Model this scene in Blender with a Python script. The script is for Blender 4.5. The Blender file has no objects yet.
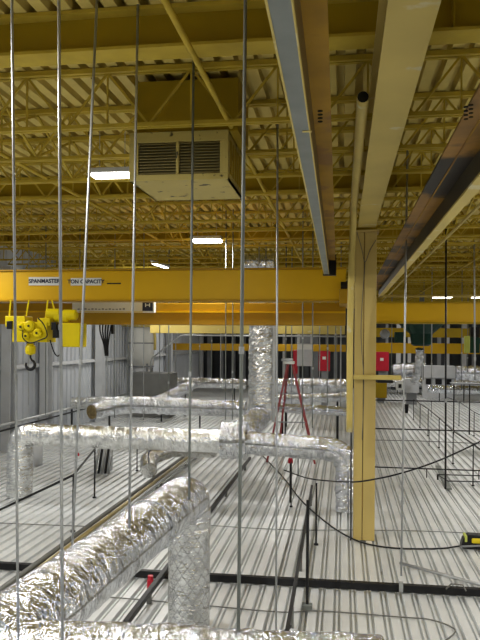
import bpy, math, random
from mathutils import Vector, Matrix, noise
random.seed(7)
SC = bpy.context.scene
COL = SC.collection
PI = math.pi

# ------------------------------------------------------------------ camera
F = 690.0; CX, CY = 240.0, 339.0; HC = 2.6
YAW = math.atan2(103, F); ROLL = 0.008
fw = Vector((-math.sin(YAW), math.cos(YAW), 0))
r0 = Vector((math.cos(YAW), math.sin(YAW), 0)); up0 = Vector((0, 0, 1))
Rt = (r0*math.cos(ROLL) + up0*math.sin(ROLL)).normalized()
Up = (up0*math.cos(ROLL) - r0*math.sin(ROLL)).normalized()
EYE = Vector((0, 0, HC))
cam_d = bpy.data.cameras.new('camera'); cam = bpy.data.objects.new('camera', cam_d); COL.objects.link(cam)
cam.matrix_world = Matrix(((Rt.x, Up.x, -fw.x, EYE.x), (Rt.y, Up.y, -fw.y, EYE.y), (Rt.z, Up.z, -fw.z, EYE.z), (0, 0, 0, 1)))
cam_d.sensor_width = 36; cam_d.lens = F/640*36; cam_d.shift_y = (CY-320)/640.0
cam_d.clip_start = .02; cam_d.clip_end = 200
SC.camera = cam

def ray(px, py):
    return fw + Rt*((px-CX)/F) + Up*((CY-py)/F)
def at(px, py, Y=None, z=None, X=None):
    d = ray(px, py)
    if Y is not None: t = Y/d.y
    elif z is not None: t = (z-HC)/d.z
    else: t = X/d.x
    return EYE + d*t

# ------------------------------------------------------------------ materials
MT = {}
def mat(name, col, rough=.5, metal=0, var=.12, nscale=3, bump=0, bscale=30, emit=None, spots=None):
    if name in MT: return MT[name]
    m = bpy.data.materials.new(name); m.use_nodes = True; nt = m.node_tree; N = nt.nodes; L = nt.links
    b = N['Principled BSDF']; b.inputs['Roughness'].default_value = rough; b.inputs['Metallic'].default_value = metal
    if not metal: b.inputs['Specular IOR Level'].default_value = .2
    tc = N.new('ShaderNodeTexCoord')
    nz = N.new('ShaderNodeTexNoise'); nz.inputs['Scale'].default_value = nscale; nz.inputs['Detail'].default_value = 6
    L.new(tc.outputs['Object'], nz.inputs['Vector'])
    rp = N.new('ShaderNodeValToRGB'); e = rp.color_ramp.elements
    e[0].position = .3; e[1].position = .7
    e[0].color = tuple(c*(1-var) for c in col)+(1,); e[1].color = tuple(min(1, c*(1+var)) for c in col)+(1,)
    L.new(nz.outputs['Fac'], rp.inputs['Fac'])
    out = rp.outputs['Color']
    if spots:
        n2 = N.new('ShaderNodeTexNoise'); n2.inputs['Scale'].default_value = spots[1]; n2.inputs['Detail'].default_value = 5
        L.new(tc.outputs['Object'], n2.inputs['Vector'])
        r2 = N.new('ShaderNodeValToRGB'); r2.color_ramp.elements[0].position = spots[2]; r2.color_ramp.elements[1].position = spots[2]+.05
        L.new(n2.outputs['Fac'], r2.inputs['Fac'])
        mx = N.new('ShaderNodeMixRGB'); L.new(r2.outputs['Color'], mx.inputs['Fac'])
        L.new(out, mx.inputs['Color1']); mx.inputs['Color2'].default_value = spots[0]+(1,); out = mx.outputs['Color']
    L.new(out, b.inputs['Base Color'])
    if bump:
        n3 = N.new('ShaderNodeTexNoise'); n3.inputs['Scale'].default_value = bscale; n3.inputs['Detail'].default_value = 6
        L.new(tc.outputs['Object'], n3.inputs['Vector'])
        bp = N.new('ShaderNodeBump'); bp.inputs['Strength'].default_value = bump; bp.inputs['Distance'].default_value = .01
        L.new(n3.outputs['Fac'], bp.inputs['Height']); L.new(bp.outputs['Normal'], b.inputs['Normal'])
    if emit:
        b.inputs['Emission Color'].default_value = emit[0]+(1,); b.inputs['Emission Strength'].default_value = emit[1]
    MT[name] = m; return m

def foil_mat(name, diamond=False, tint=(.78, .80, .83), rough=.16, crease=.030):
    m = bpy.data.materials.new(name); m.use_nodes = True; nt = m.node_tree; N = nt.nodes; L = nt.links
    b = N['Principled BSDF']; b.inputs['Metallic'].default_value = .96; b.inputs['Roughness'].default_value = rough
    tc = N.new('ShaderNodeTexCoord')
    nz = N.new('ShaderNodeTexNoise'); nz.inputs['Scale'].default_value = 7; nz.inputs['Detail'].default_value = 6; nz.inputs['Distortion'].default_value = .8
    L.new(tc.outputs['Object'], nz.inputs['Vector'])
    mp = N.new('ShaderNodeMapping'); mp.inputs['Scale'].default_value = (.75, 1.7, 1); L.new(tc.outputs['UV'], mp.inputs['Vector'])
    nd = N.new('ShaderNodeMixRGB'); nd.blend_type = 'ADD'; nd.inputs['Fac'].default_value = .12
    L.new(mp.outputs['Vector'], nd.inputs['Color1']); L.new(nz.outputs['Color'], nd.inputs['Color2'])
    hs = []
    for sc, wt in ((6.5, 1.0), (17, .55), (44, .22)):
        vo = N.new('ShaderNodeTexVoronoi'); vo.inputs['Scale'].default_value = sc; L.new(nd.outputs['Color'], vo.inputs['Vector'])
        mu = N.new('ShaderNodeMath'); mu.operation = 'MULTIPLY'; mu.inputs[1].default_value = wt; L.new(vo.outputs['Distance'], mu.inputs[0]); hs.append(mu)
    a1 = N.new('ShaderNodeMath'); L.new(hs[0].outputs[0], a1.inputs[0]); L.new(hs[1].outputs[0], a1.inputs[1])
    a2 = N.new('ShaderNodeMath'); L.new(a1.outputs[0], a2.inputs[0]); L.new(hs[2].outputs[0], a2.inputs[1])
    bp = N.new('ShaderNodeBump'); bp.inputs['Strength'].default_value = 1; bp.inputs['Distance'].default_value = crease
    L.new(a2.outputs[0], bp.inputs['Height'])
    L.new(bp.outputs['Normal'], b.inputs['Normal'])
    rp = N.new('ShaderNodeValToRGB'); e = rp.color_ramp.elements
    e[0].position = .35; e[1].position = .6; e[0].color = tuple(c*.7 for c in tint)+(1,); e[1].color = tint+(1,)
    L.new(nz.outputs['Fac'], rp.inputs['Fac']); out = rp.outputs['Color']
    if diamond:
        sp = N.new('ShaderNodeSeparateXYZ'); L.new(tc.outputs['UV'], sp.inputs['Vector'])
        def wave(sgn):
            a = N.new('ShaderNodeMath'); a.operation = 'MULTIPLY_ADD'; L.new(sp.outputs['X'], a.inputs[0]); a.inputs[1].default_value = sgn*11; 
            c = N.new('ShaderNodeMath'); c.operation = 'MULTIPLY'; L.new(sp.outputs['Y'], c.inputs[0]); c.inputs[1].default_value = 8
            L.new(c.outputs[0], a.inputs[2])
            f = N.new('ShaderNodeMath'); f.operation = 'PINGPONG'; L.new(a.outputs[0], f.inputs[0]); f.inputs[1].default_value = .5
            g = N.new('ShaderNodeMath'); g.operation = 'LESS_THAN'; L.new(f.outputs[0], g.inputs[0]); g.inputs[1].default_value = .08
            return g.outputs[0]
        mxx = N.new('ShaderNodeMath'); mxx.operation = 'MAXIMUM'; L.new(wave(1), mxx.inputs[0]); L.new(wave(-1), mxx.inputs[1])
        mx = N.new('ShaderNodeMixRGB'); L.new(mxx.outputs[0], mx.inputs['Fac']); L.new(out, mx.inputs['Color1'])
        mx.inputs['Color2'].default_value = (.50, .50, .50, 1); out = mx.outputs['Color']
    L.new(out, b.inputs['Base Color'])
    MT[name] = m; return m

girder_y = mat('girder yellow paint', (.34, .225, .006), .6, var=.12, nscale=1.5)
joist_y = mat('joist yellow paint', (.46, .33, .035), .6, var=.15, nscale=4)
cream = mat('cream roof deck paint', (.60, .47, .13), .6, var=.12, nscale=2, spots=((.16, .12, .04), 7, .72))
beam_c = mat('cream beam paint', (.58, .45, .13), .5, var=.12, nscale=1.2, spots=((.62, .55, .3), 4, .62))
col_y = mat('tan column paint', (.52, .39, .13), .5, var=.06, nscale=1.5)
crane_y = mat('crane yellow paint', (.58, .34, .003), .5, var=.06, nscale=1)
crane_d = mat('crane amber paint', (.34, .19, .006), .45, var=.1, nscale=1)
hoist_y = mat('hoist bright yellow', (.70, .55, .005), .35, var=.08)
rust = mat('rusty primer steel', (.30, .165, .010), .55, var=.25, nscale=3, spots=((.20, .10, .02), 2.0, .55))
rust_m = mat('brown primer steel', (.16, .10, .03), .5, var=.2, nscale=3)
rust_k = mat('grimy black steel', (.05, .04, .02), .5, var=.3, nscale=2)
rust_d = mat('dark rusty steel', (.22, .11, .015), .5, var=.4, nscale=2.5, spots=((.02, .016, .012), 1.0, .47))
galv = mat('galvanised steel strip', (.19, .205, .19), .5, 0, var=.12, nscale=5)
rodm = mat('zinc plated rod', (.40, .41, .41), .4, .6, var=.08)
rodd = mat('dull dark rod', (.14, .14, .13), .5, .4, var=.1)
black = mat('black painted steel', (.012, .012, .013), .4, var=.3)
rubber = mat('black rubber', (.015, .015, .016), .6)
blackhole = mat('dark void paint', (.01, .009, .006), .9)
deckm = mat('galvanised deck', (.76, .775, .775), .42, .4, var=.10, nscale=1.3, spots=((.5, .5, .48), 3.5, .70))
wallm = mat('grey corrugated steel', (.44, .46, .49), .5, .1, var=.08, nscale=1)
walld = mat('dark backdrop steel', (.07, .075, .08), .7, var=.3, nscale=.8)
greym = mat('light grey paint', (.52, .53, .54), .5, var=.08)
greyd = mat('mid grey paint', (.22, .23, .24), .5, var=.1)
whitep = mat('white paint', (.72, .72, .68), .5, var=.05)
redm = mat('red enamel', (.46, .018, .035), .35, var=.1)
redl = mat('ladder red fibreglass', (.30, .06, .06), .5, var=.15)
green = mat('dark green paint', (.010, .04, .026), .4, var=.15)
lime = mat('lime yellow cloth', (.55, .60, .12), .6, var=.1)
brass = mat('brown mineral wool', (.25, .19, .09), .9, var=.3, nscale=20)
unit_c = mat('cream unit casing', (.44, .35, .10), .5, var=.06, spots=((.05, .04, .02), 9, .63))
unit_l = mat('louver cream', (.26, .21, .08), .5)
lens = mat('lit lamp lens', (1, 1, .95), .5, emit=((1, .97, .86), 9))
signw = mat('white sign plate', (.62, .63, .6), .5, var=.05)
signk = mat('black lettering', (.02, .025, .05), .5)
toolY = mat('tool yellow plastic', (.80, .62, .02), .4)
foil = foil_mat('crinkled foil')
foil_soft = foil_mat('smooth foil', tint=(.80, .81, .80), rough=.26, crease=.014)
foil_dia = foil_mat('foil with diamond scrim', True, tint=(.76, .77, .76), rough=.25, crease=.016)

# ------------------------------------------------------------------ mesh helper
class MB:
    def __init__(s): s.v = []; s.f = []; s.uv = None
    def box(s, a, b, M=None):
        x0, y0, z0 = a; x1, y1, z1 = b; k = len(s.v)
        for p in ((x0,y0,z0),(x1,y0,z0),(x1,y1,z0),(x0,y1,z0),(x0,y0,z1),(x1,y0,z1),(x1,y1,z1),(x0,y1,z1)):
            p = Vector(p); s.v.append(M @ p if M else p)
        for q in ((0,3,2,1),(4,5,6,7),(0,1,5,4),(1,2,6,5),(2,3,7,6),(3,0,4,7)): s.f.append(tuple(k+i for i in q))
        return s
    def bar(s, p, q, w, h=None, up=Vector((0,0,1))):
        p = Vector(p); q = Vector(q); h = w if h is None else h
        d = (q-p).normalized()
        if abs(d.dot(up)) > .98: up = Vector((0, 1, 0))
        sx = d.cross(up).normalized()*w/2; sy = sx.cross(d).normalized()*h/2; k = len(s.v)
        for c in (p, q):
            for a, b in ((-1,-1),(1,-1),(1,1),(-1,1)): s.v.append(c+sx*a+sy*b)
        for f in ((3,2,1,0),(4,5,6,7),(0,1,5,4),(1,2,6,5),(2,3,7,6),(3,0,4,7)): s.f.append(tuple(k+i for i in f))
        return s
    def tube(s, pts, r, n=10, cap=True, rr=None):
        pts = [Vector(p) for p in pts]; fr = frames(pts); k = len(s.v)
        for i, (p, (a, b)) in enumerate(zip(pts, fr)):
            rad = rr[i] if rr else r
            for j in range(n):
                t = 2*PI*j/n; s.v.append(p+a*math.cos(t)*rad+b*math.sin(t)*rad)
        for i in range(len(pts)-1):
            for j in range(n):
                j2 = (j+1) % n; s.f.append((k+i*n+j, k+i*n+j2, k+(i+1)*n+j2, k+(i+1)*n+j))
        if cap:
            s.f.append(tuple(k+j for j in reversed(range(n)))); e = k+(len(pts)-1)*n; s.f.append(tuple(e+j for j in range(n)))
        return s
    def lathe(s, c, prof, n=24, axis='z'):
        c = Vector(c); k = len(s.v)
        for r, h in prof:
            for j in range(n):
                t = 2*PI*j/n; x, y = r*math.cos(t), r*math.sin(t)
                s.v.append(c + (Vector((x,y,h)) if axis == 'z' else Vector((x,h,y)) if axis == 'y' else Vector((h,x,y))))
        for i in range(len(prof)-1):
            for j in range(n):
                j2 = (j+1) % n; s.f.append((k+i*n+j, k+i*n+j2, k+(i+1)*n+j2, k+(i+1)*n+j))
        s.f.append(tuple(k+j for j in reversed(range(n)))); e = k+(len(prof)-1)*n; s.f.append(tuple(e+j for j in range(n)))
        return s
    def prism(s, poly, d0, d1, plane='xz'):
        """poly in a plane, extruded along the missing axis"""
        k = len(s.v); n = len(poly)
        for d in (d0, d1):
            for u, v in poly:
                s.v.append(Vector((u, d, v)) if plane == 'xz' else Vector((d, u, v)) if plane == 'yz' else Vector((u, v, d)))
        s.f.append(tuple(k+i for i in range(n))); s.f.append(tuple(k+n+i for i in reversed(range(n))))
        for i in range(n):
            j = (i+1) % n; s.f.append((k+i, k+n+i, k+n+j, k+j))
        return s
    def build(s, name, m, parent=None, smooth=False, bevel=0):
        me = bpy.data.meshes.new(name); me.from_pydata([tuple(v) for v in s.v], [], s.f); me.update()
        import bmesh
        bm = bmesh.new(); bm.from_mesh(me); bmesh.ops.recalc_face_normals(bm, faces=bm.faces[:]); bm.to_mesh(me); bm.free()
        if s.uv:
            ul = me.uv_layers.new(name='UVMap')
            for lp in me.loops: ul.data[lp.index].uv = s.uv[lp.vertex_index]
        me.materials.append(m)
        o = bpy.data.objects.new(name, me); COL.objects.link(o)
        if smooth:
            for p in me.polygons: p.use_smooth = len(p.vertices) == 4
        if parent is not None:
            o.parent = parent
            o.matrix_parent_inverse = parent.matrix_world.inverted() if False else Matrix.Translation(-parent.location)
        if bevel:
            bv = o.modifiers.new('bevel', 'BEVEL'); bv.width = bevel; bv.segments = 2; bv.limit_method = 'ANGLE'
        return o

def frames(pts):
    res = []; prev = None
    for i in range(len(pts)):
        d = (pts[min(i+1, len(pts)-1)]-pts[max(i-1, 0)]).normalized()
        if prev is None:
            ref = Vector((0, 0, 1)) if abs(d.z) < .9 else Vector((0, 1, 0))
            a = d.cross(ref).normalized()
        else:
            a = (prev - d*prev.dot(d)).normalized()
        b = d.cross(a).normalized(); prev = a; res.append((a, b))
    return res

def resample(pts, step):
    pts = [Vector(p) for p in pts]; out = [pts[0]]; 
    for a, b in zip(pts[:-1], pts[1:]):
        n = max(1, round((b-a).length/step))
        for i in range(1, n+1): out.append(a.lerp(b, i/n))
    return out
def rounded(pts, rad, n=8):
    """polyline with arc-like corners"""
    pts = [Vector(p) for p in pts]; out = [pts[0]]
    for i in range(1, len(pts)-1):
        a, b, c = pts[i-1], pts[i], pts[i+1]
        r = min(rad, (a-b).length*.49, (c-b).length*.49)
        p = b+(a-b).normalized()*r; q = b+(c-b).normalized()*r
        for k in range(n+1):
            t = k/n; out.append(p*(1-t)**2+b*2*t*(1-t)+q*t*t)
    out.append(pts[-1]); return out
def smoothp(pts, n=8):
    pts = [Vector(p) for p in pts]; out = []
    P = [pts[0]*2-pts[1]]+pts+[pts[-1]*2-pts[-2]]
    for i in range(1, len(P)-2):
        for k in range(n):
            t = k/n; a, b, c, d = P[i-1:i+3]
            out.append(.5*((2*b)+(c-a)*t+(2*a-5*b+4*c-d)*t*t+(3*b-a-3*c+d)*t**3))
    out.append(pts[-1]); return out

def tag(o, label=None, cat=None, group=None, kind=None):
    if label: o['label'] = label
    if cat: o['category'] = cat
    if group: o['group'] = group
    if kind: o['kind'] = kind
    return o
def empty(name, loc, label, cat, group=None):
    o = bpy.data.objects.new(name, None); COL.objects.link(o); o.location = loc; o.empty_display_size = .1
    return tag(o, label, cat, group)
ORD = ['nearest', 'second', 'third', 'fourth', 'fifth', 'sixth', 'seventh', 'eighth', 'ninth', 'tenth', 'eleventh', 'twelfth', 'thirteenth',
       'fourteenth', 'fifteenth', 'sixteenth', 'seventeenth', 'eighteenth', 'nineteenth', 'twentieth']

def crinkle(path, r, name, m, parent, amp=.02, step=None, n=40, seed=0, cap=True, squash=1, wrap=1.0, rfun=None):
    """foil wrapped round a pipe: a swept, crumpled skin"""
    step = step or max(.02, r*.11)
    pts = resample(path, step); fr = frames(pts); mb = MB(); mb.uv = []; L = 0
    for i, (p, (a, b)) in enumerate(zip(pts, fr)):
        if i: L += (pts[i]-pts[i-1]).length
        base = r*(rfun(L) if rfun else 1)
        for j in range(n):
            t = 2*PI*j/n; dr = a*math.cos(t)+b*math.sin(t)
            q = Vector((L*9/ wrap, math.cos(t)*1.6, math.sin(t)*1.6+seed*7.3))
            w = noise.noise(q*1.0)+.7*abs(noise.noise(q*2.3))+.5*noise.noise(Vector((L*30, math.cos(t)*4, math.sin(t)*4+seed)))
            big = noise.noise(Vector((L*1.2, seed*3.1, 0)))*.5
            rad = base+amp*(w+big)
            mb.v.append(p+dr*rad); mb.uv.append((j/n*2*PI*r, L))
    k = len(pts)
    for i in range(k-1):
        for j in range(n):
            j2 = (j+1) % n
            mb.f.append((i*n+j, i*n+j2, (i+1)*n+j2, (i+1)*n+j))
    if cap:
        mb.f.append(tuple(reversed(range(n)))); mb.f.append(tuple((k-1)*n+j for j in range(n)))
    return mb.build(name, m, parent)

# ------------------------------------------------------------------ setting
WX = -7.75; FY = 38.0; RX = 12.0; BY = -5.0; ZR = HC+2.15
def fluted(x0, x1, y0, y1, z, pitch, groove, depth, slope, name, m, down=False):
    mb = MB(); x = x0; sec = []
    while x < x1:
        top = pitch-groove
        for dx, dz in ((0, 0), (top-slope*0, 0), (top+slope, -depth), (pitch-slope, -depth)): sec.append((x+dx, z+(dz if not down else -dz)))
        x += pitch
    sec.append((x, z))
    n = len(sec); k = 0
    for yy in (y0, y1):
        for sx, sz in sec: mb.v.append(Vector((sx, yy, sz)))
    for i in range(n-1): mb.f.append((i, i+1, n+i+1, n+i))
    o = mb.build(name, m); return o
mb = MB(); x = WX; sec = []
while x < RX:
    for dx, z_ in ((0, 0), (.080, 0), (.082, -.055), (.106, -.055), (.108, -.016), (.127, -.016), (.129, -.055), (.153, -.055)): sec.append((x+dx, z_))
    x += .155
n = len(sec)
for yy in (BY, FY):
    for sx, sz in sec: mb.v.append(Vector((sx, yy, sz)))
for i in range(n-1): mb.f.append((i, i+1, n+i+1, n+i))
fl = mb.build('floor', deckm); tag(fl, 'pale grey fluted steel deck underfoot', kind='structure')
ce = fluted(WX, RX, BY, FY, ZR, .155, .07, .08, .006, 'ceiling', cream, down=True); tag(ce, 'cream painted fluted roof deck', kind='structure')
# left wall: ribbed sheet
mb = MB(); sec = []; y = BY
while y < FY:
    for dy, dx in ((0, 0), (.20, 0), (.22, .035), (.28, .035)): sec.append((WX+dx, y+dy))
    y += .30
n = len(sec)
for zz in (-.02, ZR): 
    for sx, sy in sec: mb.v.append(Vector((sx, sy, zz)))
for i in range(n-1): mb.f.append((i, i+1, n+i+1, n+i))
tag(mb.build('wall_left', wallm), 'grey corrugated steel wall on the left', kind='structure')
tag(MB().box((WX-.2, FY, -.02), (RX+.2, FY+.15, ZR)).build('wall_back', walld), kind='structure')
tag(MB().box((RX, BY, -.02), (RX+.15, FY, ZR)).build('wall_right', wallm), kind='structure')
tag(MB().box((WX-.2, BY-.15, -.02), (RX+.2, BY, ZR)).build('wall_front', wallm), kind='structure')
# deck seam laps (cross joints)
# wall girts and posts
for i, zg in enumerate((1.85,)):
    o = MB().box((WX+.04, 8, zg), (WX+.14, FY, zg+.09)).build('trim_1', greym); tag(o, 'grey wall girt along the left wall', kind='structure')

# ------------------------------------------------------------------ roof structure
def ibeam(mb, p, q, w, h, tf=.02, tw=.015):
    """axis aligned I section, bottom centre p->q"""
    p = Vector(p); q = Vector(q); d = (q-p).normalized(); s = Vector((d.y, -d.x, 0))
    mb.bar(p+Vector((0,0,tf/2)), q+Vector((0,0,tf/2)), w, tf)
    mb.bar(p+Vector((0,0,h-tf/2)), q+Vector((0,0,h-tf/2)), w, tf)
    mb.bar(p+Vector((0,0,h/2)), q+Vector((0,0,h/2)), tw, h-2*tf)
    return mb
GY = [4.4+4.4*i for i in range(8)]
ZG = HC+1.87
for i, y in enumerate(GY):
    r = empty('roof_girder', (0, y, ZG), 'solid yellow roof girder running across the ceiling, %s from the camera' % ORD[i], 'girder', 'yellow roof girders')
    x1 = RX-.1
    MB().box((WX+.1, y-.007, ZG+.02), (x1, y+.007, ZR-.03)).build('web', girder_y, r)
    MB().box((WX+.1, y-.10, ZG), (x1, y+.10, ZG+.02)).build('flange', joist_y, r)
    MB().box((WX+.1, y-.10, ZR-.03), (x1, y+.10, ZR-.005)).build('flange', joist_y, r)
    x = WX+1
    while x < x1: MB().box((x-.006, y-.09, ZG+.02), (x+.006, y-.008, ZR-.03)).build('stiffener', girder_y, r); x += 3.7
jy = []; k = 0
while True:
    y = 4.4+.88*k; k += 1
    if y > 37.3: break
    if min(abs(y-g) for g in GY) < .1: continue
    jy.append(y)
ZB = HC+1.665
WORD = ['first', 'second', 'third', 'fourth']
BAY = ['nearest', 'second', 'third', 'fourth', 'fifth', 'sixth', 'seventh', 'farthest']
def joist_meshes():
    c = MB(); c.bar((WX+.1, -.022, 0), (RX-.1, -.022, 0), .035, .035); c.bar((WX+.1, .022, 0), (RX-.1, .022, 0), .035, .035)
    return c
for i, y in enumerate(jy):
    bay = int((y-4.4)/4.4); nth = int(round((y-4.4-bay*4.4)/.88))-1
    r = empty('roof_joist', (0, y, ZB), 'yellow open-web roof joist, %s of four behind the %s solid girder' % (WORD[nth], BAY[bay]) if y > 6.2-9 else '', 'joist', 'yellow open web roof joists')
    t = MB(); t.box((WX+.1, y-.045, ZR-.05), (RX-.1, y-.01, ZR-.012)); t.box((WX+.1, y+.01, ZR-.05), (RX-.1, y+.045, ZR-.012)); t.build('top_chord', joist_y, r)
    t = MB(); t.box((WX+.1, y-.04, ZB), (RX-.1, y-.01, ZB+.03)); t.box((WX+.1, y+.01, ZB), (RX-.1, y+.04, ZB+.03)); t.build('bottom_chord', joist_y, r)
    w = MB(); x = WX+.1; s = 0
    while x < RX-.4:
        w.bar((x, y, ZR-.04 if s else ZB+.02), (x+.34, y, ZB+.02 if s else ZR-.04), .018, .018, up=Vector((0,1,0)))
        if s: w.bar((x, y, ZB+.02), (x, y, ZR-.04), .014)
        x += .34; s = 1-s
    w.build('web', joist_y, r)
# diagonal bridging between joists
for i, xx in enumerate((-5.2, -2.9, 1.6, 4.2)):
    m_ = MB(); ys = [4.4]+jy[:22]
    for a, b in zip(ys[:-1], ys[1:]):
        m_.bar((xx, a, ZB+.03), (xx, b, ZR-.06), .02); m_.bar((xx+.03, a, ZR-.06), (xx+.03, b, ZB+.03), .02)
    tag(m_.build('joist_bridging', joist_y), 'crossed yellow bridging bars between the roof joists, %s row from the left wall' % ['first', 'second', 'third', 'fourth'][i], 'bridging', 'rows of crossed bridging')

# long overhead beam on the column
r = empty('overhead_beam', (.0, 4, 4.06), 'wide cream painted overhead beam running to the top of the tan column', 'beam')
bx = .02
pa = at(412.5, 0, z=4.06); pb = at(368, 225, z=4.06)
xm = (pa.x+pb.x)/2
MB().box((xm-.113, -1.5, 4.06), (xm+.113, 9.1, 4.08)).build('bottom_flange', beam_c, r)
MB().box((xm-.008, -1.5, 4.08), (xm+.008, 9.1, 4.44)).build('web', beam_c, r)
MB().box((xm-.113, -1.5, 4.44), (xm+.113, 9.1, 4.465)).build('top_flange', beam_c, r)
# column
c0 = at(353, 540, z=0); cy = c0.y; c1 = at(374.5, 540, Y=cy)
r = empty('steel_column', ((c0.x+c1.x)/2, cy+.13, 0), 'tall tan painted steel column standing on the deck right of centre', 'column')
xl, xr = c0.x, c1.x; xc = xl+(xr-xl)*.42
MB().box((xl, cy, 0), (xc-.004, cy+.26, 4.0)).build('channel', col_y, r, bevel=.008)
MB().box((xc+.004, cy, 0), (xr, cy+.26, 4.0)).build('channel', col_y, r, bevel=.008)
MB().box((xc-.005, cy+.012, 0), (xc+.005, cy+.25, 4.0)).build('weld_seam', rust_d, r)
MB().box((xl-.03, cy-.03, 4.0), (xr+.03, cy+.29, 4.025)).build('cap_plate', col_y, r)
MB().box((xl+.0, cy+.0, 4.025), (xr-.0, cy+.26, 4.058)).build('bearing_block', girder_y, r)
mb = MB(); mb.tube(smoothp([at(357, 232, Y=cy-.012), at(362, 250, Y=cy-.012), at(365, 262, Y=cy-.012), at(370, 250, Y=cy-.012), at(376, 240, Y=cy-.012)]), .004, 6)
mb.tube(smoothp([at(365, 262, Y=cy-.012), at(361, 330, Y=cy-.012), at(364, 385, Y=cy-.012), at(362, 440, Y=cy-.012)]), .004, 6)
mb.build('hung_wire', rodd, r)

# shelf rail on column
p = at(355, 377, Y=cy-.03); q = at(401, 374, Y=cy-.03)
r = tag(MB().box((p.x-.02, cy-.06, p.z-.03), (q.x, cy-.004, p.z+.03)).build('bracket_arm', beam_c, bevel=.006), 'short tan bracket arm fixed across the front of the steel column', 'bracket')
mb = MB().box((q.x-.30, cy-.05, p.z-.07), (q.x-.10, cy-.01, p.z-.033)).build('clamp', black, r)

# cream pipe with open end left of the column, then dropping down
P0 = at(363, 97, z=4.15)
pts = [P0, (P0.x, cy-.45, 4.15), at(350, 320, Y=cy-.25), at(349.5, 432, Y=cy-.25)]
pp = rounded([Vector(p) for p in pts], .5)
r = empty('standpipe', pp[-1], 'cream pipe with a dark open end that bends down the left of the column', 'pipe')
MB().tube(resample(pp, .15), .040, 14).build('pipe', beam_c, r, smooth=True)
MB().lathe(P0, [(.036, -.003), (.036, -.001)], 14, 'y').build('open_end', blackhole, r)
# thin black conduit down the column
p0 = at(351.5, 300, Y=cy-.02); p1 = at(350.8, 535, Y=cy-.02)
tag(MB().tube([(p0.x, p0.y, 3.8), (p1.x, p1.y, 0.0)], .010, 8).build('conduit', black), 'thin black conduit running down the left edge of the column', 'conduit')

# left rusty runway beam (slightly skewed)
def skew(X, Y, Z): return Vector((X-.0073*(Y), Y, HC+Z))
r = empty('runway_beam', skew(-.1, 5, .9), 'rust brown crane runway beam with a silver strip, left of the cream beam', 'beam', )
def long_box(xa, xb, za, zb, y0=-1, y1=9.45, f=skew):
    mb = MB(); k = 0
    for y in (y0, y1):
        for x, z in ((xa, za), (xb, za), (xb, zb), (xa, zb)): mb.v.append(f(x, y, z))
    mb.f = [(0,1,2,3), (7,6,5,4), (0,4,5,1), (1,5,6,2), (2,6,7,3), (3,7,4,0)]
    return mb
long_box(-.214, -.041, 1.08, 1.095).build('bottom_flange', rust, r)
long_box(-.133, -.121, 1.095, 1.50).build('web', rust_d, r)
long_box(-.20, -.062, 1.50, 1.515).build('top_flange', rust_d, r)
rb = long_box(-.186, -.127, .905, 1.08).build('rail_bar', rust_m, r)
long_box(-.190, -.129, .888, .904).build('silver_strip', galv, r)
long_box(-.197, -.190, .885, .93).build('strip_edge', beam_c, r)
long_box(-.129, -.124, .888, .91).build('strip_edge', beam_c, r)
for k in range(4):
    hp = at(320.2, 111+k*3.5, z=HC+1.079)
    MB().lathe(hp, [(.0125, -.002), (.0125, .002)], 12).build('bolt_hole', blackhole, r)
MB().box(skew(-.21, 9.46, .88), skew(-.03, 9.60, 1.16)).build('end_stop', black, r)
hp = at(308, 131.5, z=HC+.886); MB().box((hp.x-.024, hp.y-.010, hp.z-.001), (hp.x+.016, hp.y+.010, hp.z+.001)).build('joint_mark', beam_c, r)

# right dark runway beam
def straight(X, Y, Z): return Vector((X, Y, HC+Z))
r = empty('runway_beam', (.71, 6, HC+.95), 'dark rusty runway beam with cream edging, crossing the upper right corner', 'beam')
long_box(.575, .86, 1.10, 1.115, .5, 15.5, straight).build('bottom_flange', rust_d, r)
long_box(.74, .755, 1.115, 1.33, .5, 15.5, straight).build('web', rust_d, r)
long_box(.715, .86, 1.33, 1.345, .5, 15.5, straight).build('top_flange', rust_d, r)
long_box(.768, .838, .965, 1.10, .5, 15.5, straight).build('rail_bar', rust_k, r)
long_box(.764, .842, .948, .964, .5, 15.5, straight).build('edge_strip', beam_c, r)
long_box(.660, .668, 1.094, 1.10, .5, 15.5, straight).build('scribed_line', rust, r)
for k in range(4):
    for j in range(2):
        hp = at(466+j*5, 107+k*4-j*2, z=HC+1.099); MB().lathe(hp, [(.011, -.002), (.011, .002)], 12).build('bolt_hole', blackhole, r)
# thin cream conduits right
for i, (xr_, zr_, lab) in enumerate(((1.50, 1.52, 'thin cream pipe under the roof right of the dark runway beam'), (-.90, 1.70, 'long yellow pipe under the roof passing right of the louvred unit'), (-3.15, 1.70, 'yellow pipe under the roof left of the lit lamp'), (2.6, 1.62, 'far right thin cream pipe under the roof'))):
    tag(MB().tube(resample([(xr_, 1.5, HC+zr_), (xr_, 30, HC+zr_)], 3), .020 if i != 1 else .019, 10).build('roof_pipe', joist_y if i else beam_c, smooth=True), lab, 'pipe', 'pipes along the roof')
# cross pipes
for (y_, x0_, x1_, px_y, lab) in ((17.0, 180, 332, 258, 'pale cross pipe above the crane beam behind the foil elbow'), (16.2, 382, 480, 296, 'bright cream cross pipe just above the right yellow crane beam')):
    a = at(x0_, px_y, Y=y_); b = at(x1_, px_y, Y=y_)
    tag(MB().tube([a, Vector((b.x, b.y, a.z))], .028, 8).build('cross_pipe', beam_c, smooth=True), lab, 'pipe')

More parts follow.
